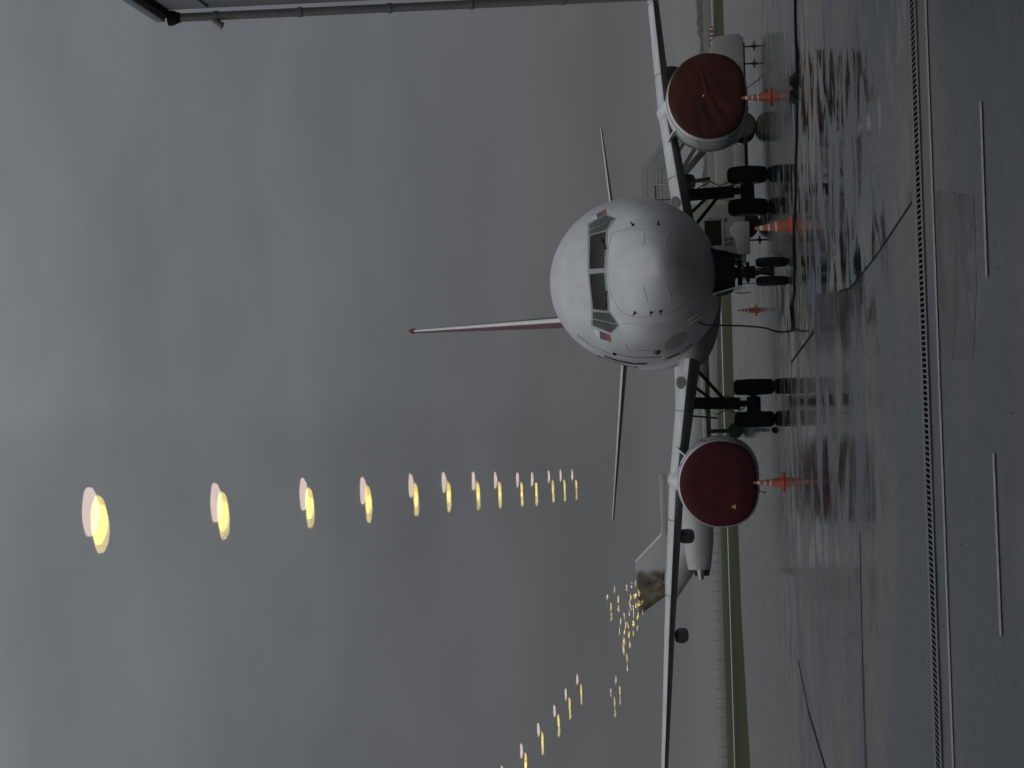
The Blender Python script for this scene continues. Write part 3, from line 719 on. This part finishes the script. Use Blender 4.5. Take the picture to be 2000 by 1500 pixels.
# ------------------------------------------------------------------ passenger stairs truck
TY = 70.7
TR = empty('stairs_truck', (-.19, TY, 0), 'off-white mobile passenger stairs truck standing beside the aircraft', 'stairs truck')
def tx(y): return (750 - y) / 60.0 + .02
b = MB(); b.box((5.7, -1.0, .62), (11.0, 1.0, 1.36)); b.build('body', TRUCKW, TR, bevel=.04)
b = MB(); b.prism([(9.3, .34), (11.0, .34), (11.15, .5), (11.1, 1.2), (10.7, 1.42), (9.3, 1.42)], -1.08, 1.08); b.build('rear_skirt', TRUCKW, TR, bevel=.03)
b = MB(); b.prism([(5.75, .40), (7.6, .40), (7.6, .75), (5.75, .75)], -1.07, 1.07); b.build('side_skirt', TRUCKW, TR, bevel=.02)
b = MB(); b.box((4.6, -.9, .30), (10.9, .9, .42)); b.build('chassis', BLACK, TR, bevel=.02)
cabp = MB(); cabp.prism([(3.85, .45), (5.75, .45), (5.75, 2.45), (4.35, 2.45), (4.0, 1.5), (3.85, 1.1)], -.98, .98); cb_ = cabp.build('cab', TRUCKW, TR, bevel=.05)
b = MB(); b.prism([(4.42, 1.22), (5.22, 1.22), (5.22, 1.75), (4.42, 1.75)], -.995, -.97); b.build('cab_window', DARKGLASS, cb_)
b = MB(); b.prism([(4.36, 1.14), (5.28, 1.14), (5.28, 1.19), (4.36, 1.19)], -1.01, -.97); b.build('window_sill', TRUCKC, cb_)
b = MB(); b.prism([(4.1, .32), (5.15, .32), (5.15, .75), (4.95, .95), (4.75, .95), (4.6, .78), (4.1, .70)], -1.10, -.95); b.build('bumper', TRUCKC, TR, bevel=.02)
for X in (5.12, 8.25):
    for yy in (-.8, .8):
        w = MB(); w.lathe([(-.13, .22), (-.13, .36), (-.09, .41), (.09, .41), (.13, .36), (.13, .22)], 'y', (X, yy, .41), 30); w.build('wheel', RUBBER if X < 6 else M('worn_tyre', (.03, .024, .018), .7), TR)
for y in (107, 140, 478):
    X = tx(y); b = MB(); b.tube([(X, -.95, 0.03), (X, -.95, .45)], .025, 8); b.box((X - .13, -1.05, .005), (X + .13, -.85, .03)); b.box((X - .04, -1.0, .03), (X + .04, -.9, .09)); b.build('stabiliser_leg', BLACK, TR)
# stair flight with canopy
b = MB(); b.prism([(5.9, 3.72), (6.9, 3.72), (10.4, 1.23), (10.6, .95), (9.95, .95), (7.4, 2.62), (5.9, 2.62)], -.75, .75); b.build('stair_side', TRUCKC, TR, smooth=False)
b = MB(); b.prism([(6.5, 2.6), (6.72, 2.6), (9.3, .95), (9.05, .95)], -.80, -.70); b.build('stringer', BROWN, TR, bevel=.01)
b = MB(); b.prism([(7.55, 1.5), (7.85, 1.5), (6.72, 2.52), (6.42, 2.52)], -.95, -.85); b.build('lifting_arm', BROWN, TR, bevel=.01)
for q in ([(5.96, 2.7), (5.96, 3.3)], [(5.96, 3.3), (6.45, 3.3)], [(6.45, 3.3), (6.45, 2.7)]):
    MB().tube([(q[0][0], -.77, q[0][1]), (q[1][0], -.77, q[1][1])], .018, 6).build('gate_rail', FLAGW if q[0][0] > 6.2 else BROWN, TR)
b = MB()
for dz in (.14, .5, .62): b.tube([(6.0, -.755, 3.72 - dz), (6.9, -.755, 3.72 - dz), (8.2, -.755, 2.8 - dz)], .012, 6)
b.build('side_rail', GREYP, TR)
b = MB(); b.box((10.85, -.6, 1.0), (11.2, -.2, 1.22)); b.build('work_lamp', BLACK, TR, bevel=.02)
b = MB(); b.box((4.0, -.8, .45), (5.6, -.2, .6)); b.build('axle', DIRTY, TR)
def text(body, size, loc, mat, parent, name='lettering'):
    cu = bpy.data.curves.new(name, 'FONT'); cu.body = body; cu.size = size; cu.extrude = .004; cu.align_x = 'CENTER'
    o = bpy.data.objects.new('tmp', cu); C.objects.link(o)
    bpy.context.view_layer.update()
    me = bpy.data.meshes.new_from_object(o.evaluated_get(bpy.context.evaluated_depsgraph_get())); C.objects.unlink(o); bpy.data.objects.remove(o)
    me.materials.clear(); me.materials.append(mat)
    t = bpy.data.objects.new(name, me); C.objects.link(t); t.parent = parent; t.location = loc; t.rotation_euler = (PI / 2, 0, 0); return t
for ch_, x in (('O', 1391), ('V', 1401), ('A', 1411), ('M', 1422)):
    p = at(x, 429, TY - 1.0); text(ch_, .17, (p.x + .19, -1.0, p.z), INKM, TR)
p = at(1430, 473, TY - 1.0); text('52', .30, (p.x + .21, -1.0, p.z), INKM, TR)

# ------------------------------------------------------------------ second jet, side-on behind
JY = 120.0; K = 35.3
def jx(y): return (750 - y) / K
J = empty('business_jet', (-.33, JY, 0), 'small pale jet seen side-on behind the wing, tail fin painted brown and orange', 'jet')
JB = M('jet_white', (.38, .38, .37), .4, var=.1, scale=.8)
b = MB(); rings = []
for X, zc, r in ((-12.2, 4.35, .15), (-11.5, 4.1, .42), (-10.5, 3.75, .78), (-9, 3.2, .95), (-7, 2.85, .98), (-4, 2.68, .96), (4, 2.68, .95), (6, 2.6, .85), (7.3, 2.5, .55), (8, 2.4, .2)):
    rings.append([Vector((X, math.cos(2 * PI * k / 32) * r, zc + math.sin(2 * PI * k / 32) * r)) for k in range(32)])
jf = b.loft(rings).build('fuselage', JB, J)
def finmat():
    mt = bpy.data.materials.new('painted_fin'); mt.use_nodes = True; t = mt.node_tree; bs = t.nodes['Principled BSDF']; bs.inputs['Roughness'].default_value = .4
    tc = N(t, 'ShaderNodeTexCoord'); sp_ = N(t, 'ShaderNodeSeparateXYZ'); t.links.new(tc.outputs['Object'], sp_.inputs[0])
    nz_ = N(t, 'ShaderNodeTexNoise'); nz_.inputs['Scale'].default_value = 1.1; nz_.inputs['Detail'].default_value = 5; nz_.inputs['Distortion'].default_value = 1.5
    t.links.new(tc.outputs['Object'], nz_.inputs[0])
    r1 = N(t, 'ShaderNodeValToRGB'); t.links.new(nz_.outputs[0], r1.inputs[0])
    e = r1.color_ramp.elements; e[0].position = .38; e[0].color = (.035, .032, .022, 1); e[1].position = .62; e[1].color = (.20, .18, .14, 1)
    x_ = e.new(.47); x_.color = (.09, .08, .055, 1); x_ = e.new(.55); x_.color = (.17, .10, .045, 1)
    lin = N(t, 'ShaderNodeMath', operation='MULTIPLY_ADD'); lin.inputs[1].default_value = .25; t.links.new(nz_.outputs[0], lin.inputs[0]); t.links.new(sp_.outputs['X'], lin.inputs[2])
    st_ = N(t, 'ShaderNodeMapRange'); st_.inputs[1].default_value = -9.95; st_.inputs[2].default_value = -10.25; t.links.new(lin.outputs[0], st_.inputs[0])
    mx_ = N(t, 'ShaderNodeMix', data_type='RGBA'); mx_.inputs[6].default_value = (.45, .45, .44, 1); t.links.new(r1.outputs[0], mx_.inputs[7]); t.links.new(st_.outputs[0], mx_.inputs[0])
    t.links.new(mx_.outputs[2], bs.inputs['Base Color']); return mt
b = MB(); b.prism([(-7.9, 4.25), (-9.75, 6.08), (-12.65, 6.0), (-11.55, 4.4), (-10.45, 3.0), (-9, 3.2)], -.12, .12); b.build('tail_fin', finmat(), J, bevel=.06)
b = MB(); b.tube([(-8.2, -.0, 4.52), (-9.75, 0, 6.06)], .13, 8); b.build('fin_edge', M('light_edge', (.6, .6, .6), .4), J)
b = MB(); b.box((-8.2, -.2, 4.30), (-4.9, .2, 4.62)); b.build('dorsal_fairing', JB, J, bevel=.05)
for yy in (-1.9,):
    b = MB(); b.lathe([(-5.0, .55), (-5.3, .75), (-6.5, .85), (-8.5, .82), (-10.0, .62), (-10.0, .5)], 'x', (0, yy, 2.58), 28); nac = b.build('engine_nacelle', JB, J)
    b = MB(); b.lathe([(-9.8, .50), (-10.35, .40)], 'x', (0, yy, 2.45), 20, True); b.build('exhaust', BLACK, nac)
    b = MB(); b.lathe([(-9.9, .24), (-10.55, .14)], 'x', (0, yy - .3, 2.5), 16); b.build('exhaust_cone', STEEL, nac)
b = MB(); b.box((-7.5, -1.9, 2.5), (-6, -1, 2.8)); b.build('engine_pylon', JB, J)
for X, yy in ((-2.6, -1.3), (-2.6, 1.3), (6.0, 0)):
    b = MB(); b.tube([(X, yy, .4), (X, yy, 1.9)], .08, 8); b.build('gear_leg', BLACK, J)
    b = MB(); b.lathe([(-.12, .15), (-.12, .36), (-.06, .4), (.06, .4), (.12, .36), (.12, .15)], 'y', (X, yy, .4), 20); b.build('wheel', RUBBER, J)
b = MB(); b.loft([[Vector((x, y, z)) for x, y in ((-3.2, -.9), (-.2, -.9), (-.9, -.9), (-3.0, -.9))] for z in (1.9, 2.1)]) if False else None
b = MB(); b.prism([(-3.2, 1.95), (.5, 1.95), (.3, 2.2), (-3.0, 2.15)], -7, 7); b.build('wing', BELLY, J, bevel=.04)

# ------------------------------------------------------------------ far fence, hedge, barrier
FN = empty('perimeter_fence', (0, 640, 0), 'distant post-and-wire fence with short dark posts along the far edge of the grass', 'fence')
ph = MB().box((-.10, -.10, 0), (.10, .10, 2.35)).build('post', FENCEM, FN, smooth=False)
xs = [-2.85 * i - 20 for i in range(36)] + [2.85 * i + 62 for i in range(24)]
for i, x in enumerate(xs):
    q = ph if i == 0 else ph.copy()
    if i: C.objects.link(q)
    q.parent = FN; q.location = (x, 0, 0)
for z in (2.2,): MB().box((-125, -.03, z), (-20, .03, z + .05)).build('rail', FENCEM, FN, smooth=False)
for z in (2.2,): MB().box((62, -.03, z), (130, .03, z + .05)).build('rail', FENCEM, FN, smooth=False)
hd = MB(); random.seed(3)
for i in range(2600):
    x = random.uniform(24, 190); y = random.uniform(845, 870); h = 1.9 + .7 * math.sin(x * .13) + .5 * math.sin(x * .41 + 1); z = random.uniform(0, max(.6, h)); s_ = random.uniform(.35, .9)
    a_ = random.uniform(0, PI); v1 = Vector((math.cos(a_), math.sin(a_), random.uniform(-.4, .4))) * s_; v2 = Vector((random.uniform(-.4, .4), random.uniform(-.4, .4), 1)) * s_
    c = Vector((x, y, z)); hd.add([c - v1, c - v2, c + v1, c + v2], [(0, 1, 2, 3)])
tag(hd.build('hedge', M('far_scrub', (.09, .095, .08), .9, var=.3), smooth=False), kind='stuff', label='low distant scrub along the horizon beyond the field')
p0, p1 = at(1394, 98, 255), at(1388, 52, 255)
bb = empty('striped_barrier', (0, 255, 0), 'low red and white mottled barrier at the grass edge beyond the stairs truck', 'barrier')
MB().box((p0.x, -.15, .05), (p1.x, .15, .55)).build('board', BARR, bb, smooth=False)
for k_ in range(5): 
    x_ = p0.x + (p1.x - p0.x) * (k_ + .3) / 5; MB().box((x_, -.17, .12), (x_ + .18, -.15, .5)).build('white_block', FLAGW, bb, smooth=False)

# ------------------------------------------------------------------ terminal side wall with downpipe
BW = empty('terminal_annex', (5.42, 30, 0), 'grey terminal side wall with roof edge, bracketed downpipe and short spout', 'building')
EY = 30.0
pc = at(345, 30, EY); XP = at(900, 8, EY).x
wallx = XP + .10
b = MB(); b.box((wallx, -28, 0), (wallx + .4, -.05, pc.z + .15)); b.build('wall', WALLM, BW, smooth=False)
rz = at(330, 32, EY).z
b = MB(); b.box((wallx - .16, -28.0, rz + .06), (wallx + 1.2, .02, rz + .19)); b.build('roof_edge', ROOFM, BW, bevel=.01)
b = MB(); b.box((wallx - .11, -28.0, rz + .0), (wallx + 1.1, .0, rz + .06)); b.build('soffit', BLACK, BW)
pi_ = MB(); pi_.tube([(XP, .05, .1), (XP, .05, rz - .1)], .062, 16); pip = pi_.build('downpipe', PIPE, BW)
for x in (420, 585, 760, 920, 1100): 
    z = at(x, 20, EY).z; MB().lathe([(z - .03, .075), (z + .03, .075)], 'z', (XP, .05, 0), 16).build('pipe_bracket', PIPE, BW)
MB().lathe([(rz - .16, .064), (rz - .04, .11), (rz + .02, .11)], 'z', (XP, .05, 0), 16).build('pipe_hopper', BLACK, BW)
zs = at(425, 40, EY).z
MB().tube([(XP, .05, zs + .12), (XP - .07, .03, zs + .05), (XP - .13, .0, zs - .03), (XP - .15, .0, zs - .07)], [.04, .045, .05, .05], 12).build('spout', PIPE, BW)
z = at(365, 15, EY).z; MB().box((wallx - .03, -1.2, z - .35), (wallx + .01, -.2, z + .2)).build('wall_panel', ROOFM, BW, smooth=False)
for o_ in [q for q in C.objects if q.parent is BW]: o_.location.x -= 5.42

# ------------------------------------------------------------------ departure hall behind the camera, its lamps and the window glass
TH = math.atan((940 - 750) / FPX)
HALL = empty('departure_hall', (0, 0, 0), 'dark departure hall behind the window that holds the ceiling lamps', 'building', rz=TH)
HM = Matrix.Rotation(TH, 4, 'Z'); HI = HM.inverted()
HC = 2.6; CEIL = CAMZ + HC; GY = 1.2
for nm, a_, b_ in (('hall_floor', (-16, -110, -.0), (9, 1.3, .1)), ('hall_ceiling', (-16, -110, CEIL + .02), (9, 1.3, CEIL + .6)), ('side_wall', (-16.3, -110, 0), (-16, 1.3, CEIL)), ('side_wall', (9, -110, 0), (9.3, 1.3, CEIL)), ('end_wall', (-16, -110.3, 0), (9, -110, CEIL))):
    MB().box(a_, b_).build(nm, HALLM, HALL, smooth=False)
ADDBLOCKM = M('added_block_grey', (.05, .052, .055), .5, var=.2)
for nm, a_, b_ in (('added_upper_block', (-75, -40, CEIL + .7), (75, 1.2, 14)), ('added_side_block', (-75, -30, .1), (-16.4, 1.2, CEIL + .6)), ('added_side_block', (9.4, -30, .1), (75, 1.2, CEIL + .6))):  # unseen bulk of the terminal, added to hold sky light off the nose
    MB().box(a_, b_).build(nm, ADDBLOCKM, HALL, smooth=False)
LAMP = emi('lamp_glow', (1.0, .86, .55), 21)
TRIM = M('lamp_trim', (.5, .5, .5), .4)
lm0 = empty('ceiling_lamp', (0, 0, 0), '', 'ceiling lamp', 'hall ceiling lamps reflected in the window')
MB().lathe([(-.024, .02), (-.022, .055), (-.015, .085), (-.006, .102), (.016, .105)], 'z', n=36).build('diffuser', LAMP, lm0)
r_ = MB(); rg = [[Vector((r * math.cos(2 * PI * k / 36), r * math.sin(2 * PI * k / 36), z)) for k in range(36)] for r, z in ((.108, .02), (.108, .002), (.125, .004), (.128, .02))]
r_.loft(rg, False, False).build('trim_ring', TRIM, lm0)
row1 = [(192.5, 1016), (434, 999), (603, 983), (718, 976), (811, 967), (875, 961), (932.5, 959), (975, 957), (1018, 956), (1046.5, 955), (1079, 950), (1102, 948), (1124.5, 947)]
row2 = [(942, 1585), (988, 1530), (1025.6, 1485), (1058.6, 1443), (1090, 1407), (1112, 1375), (1134.5, 1346)]
rest = [(1193, 1185), (1207, 1170), (1200, 1372), (1210, 1348), (1237, 1200), (1226, 1222), (1217, 1252), (1224, 1285), (1246, 1182)]
ORD = 'largest second third fourth fifth sixth seventh eighth ninth tenth eleventh twelfth thirteenth'.split()
jobs = [(p, ('largest round warm lamp, first of the long lamp row' if i == 0 else '%s lamp of the long row, counted from its largest' % ORD[i])) for i, p in enumerate(row1)]
jobs += [(p, '%s lamp of the short slanting row, counted from its largest' % ('first' if i == 0 else ORD[i])) for i, p in enumerate(row2)]
jobs += [(p, 'tiny far lamp %s' % w) for p, w in zip(rest, ('at the top of the scattered cluster beside the tailplane tip', 'nearest the tailplane tip in the scattered cluster', 'of the lone far pair, the outer one', 'of the lone far pair, the inner one', 'in the scattered cluster just above the small jet fin', 'in the scattered cluster beyond the small jet fin', 'in the middle between the scattered cluster and the lone pair', 'nearest the lone pair, by itself', 'lowest in the scattered cluster, nearest the wing'))]
more = [(1231, 1168), (1241, 1163), (1248, 1159), (1254, 1176), (1236, 1217), (1229, 1240), (1244, 1206), (1219, 1234)]
jobs += [(p, 'faint pinpoint lamp of the far cluster between the tailplane tip and the small jet fin') for p in more]
for i, ((x, y), lab) in enumerate(jobs):
    l = lm0 if i == 0 else copy_tree(lm0)
    v = HI @ gnd(x, y, CEIL)
    l.location = HM @ Vector((v.x, 2 * (GY + .04) - v.y, CEIL)); l['label'] = lab
def coat(name, col, fac, w, h):
    mt = bpy.data.materials.new(name); mt.use_nodes = True; t = mt.node_tree; t.nodes.clear()
    o = N(t, 'ShaderNodeOutputMaterial'); mxx = N(t, 'ShaderNodeMixShader'); mxx.inputs[0].default_value = fac
    # the coating thins out towards the edges of the sheet
    tc = N(t, 'ShaderNodeTexCoord'); sx = N(t, 'ShaderNodeSeparateXYZ'); t.links.new(tc.outputs['Object'], sx.inputs[0]); last = None
    for ax, half in (('X', w), ('Z', h)):
        ab = N(t, 'ShaderNodeMath', operation='ABSOLUTE'); t.links.new(sx.outputs[ax], ab.inputs[0])
        ms = N(t, 'ShaderNodeMapRange', interpolation_type='SMOOTHSTEP'); ms.inputs[1].default_value = half; ms.inputs[2].default_value = half - EDGE[ax]
        ms.inputs[3].default_value = 0; ms.inputs[4].default_value = 1; t.links.new(ab.outputs[0], ms.inputs[0])
        if last is None: last = ms.outputs[0]
        else:
            mm = N(t, 'ShaderNodeMath', operation='MULTIPLY'); t.links.new(last, mm.inputs[0]); t.links.new(ms.outputs[0], mm.inputs[1]); last = mm.outputs[0]
    mf = N(t, 'ShaderNodeMath', operation='MULTIPLY'); mf.inputs[1].default_value = fac; t.links.new(last, mf.inputs[0]); t.links.new(mf.outputs[0], mxx.inputs[0])
    a_ = N(t, 'ShaderNodeBsdfTransparent'); g_ = N(t, 'ShaderNodeBsdfGlossy'); g_.inputs['Roughness'].default_value = .0; g_.inputs['Color'].default_value = (*col, 1)
    t.links.new(a_.outputs[0], mxx.inputs[1]); t.links.new(g_.outputs[0], mxx.inputs[2]); t.links.new(mxx.outputs[0], o.inputs[0]); return mt
def clear_mat():
    mt = bpy.data.materials.new('clear_glass_side'); mt.use_nodes = True; t = mt.node_tree; t.nodes.clear()
    o = N(t, 'ShaderNodeOutputMaterial'); a_ = N(t, 'ShaderNodeBsdfTransparent'); t.links.new(a_.outputs[0], o.inputs[0]); return mt
CLR = clear_mat()
EDGE = {'X': .034, 'Z': .012}
COATS = [('rosy_coating', (.86, .74, 1.0), .030), ('golden_coating', (1, .88, .22), .034), ('straw_coating', (1, .92, .50), .026)]
def hp(x, y, Y):
    d = HI.to_3x3() @ ray(x, y); e = HI @ EYE; return e + d * ((Y - e.y) / d.y)
def glazing(x0, x1, y0, y1, label):
    A, B = hp(x1, y0, GY), hp(x0, y1, GY)
    cx, cz = (A.x + B.x) / 2, (A.z + B.z) / 2; w, h = abs(A.x - B.x) / 2, abs(A.z - B.z) / 2
    mats = [coat(n_, c_, f_, w, h) for n_, c_, f_ in COATS]
    e = empty('window_pane', HM @ Vector((cx, GY, cz)), label, 'window pane', rz=TH)
    tl = 20 / FPX / 2
    for (dy, yaw, pit), mt in zip(((0, 0, 0), (.040, 0, 0), (.055, 0, 0)), mats):
        b = MB(); b.box((-w, 0, -h), (w, .006, h)); o = b.build('glass_sheet', [mt, CLR], e, smooth=False)
        for p in o.data.polygons: p.material_index = 0 if p.normal.y < -.9 else 1
        o.location = (0, dy, 0); o['_i'] = dy
        del o['_i']
    ch = [q for q in C.objects if q.parent is e]
    # the three sheets of the unit are not perfectly parallel
    for q, (yaw, pit) in zip(ch, ((-tl, tl * .35), (0, 0), (tl, 0))):
        q.rotation_euler = (pit, 0, yaw)
    return e
glazing(-300, 1268, 738, 1920, 'clear glass pane mirroring the rows of warm hall lamps')

# ------------------------------------------------------------------ wet air
hz = MB(); hz.box((-900, -90, -1), (900, 1500, 16))
hm = bpy.data.materials.new('haze'); hm.use_nodes = True; t = hm.node_tree; t.nodes.clear()
o_ = N(t, 'ShaderNodeOutputMaterial'); pv = N(t, 'ShaderNodeVolumePrincipled'); pv.inputs['Color'].default_value = (.86, .86, .86, 1); pv.inputs['Density'].default_value = .00022
t.links.new(pv.outputs[0], o_.inputs['Volume'])
ho = hz.build('haze', hm, smooth=False); tag(ho, kind='stuff', label='thin pale wet haze over the apron and the far field')
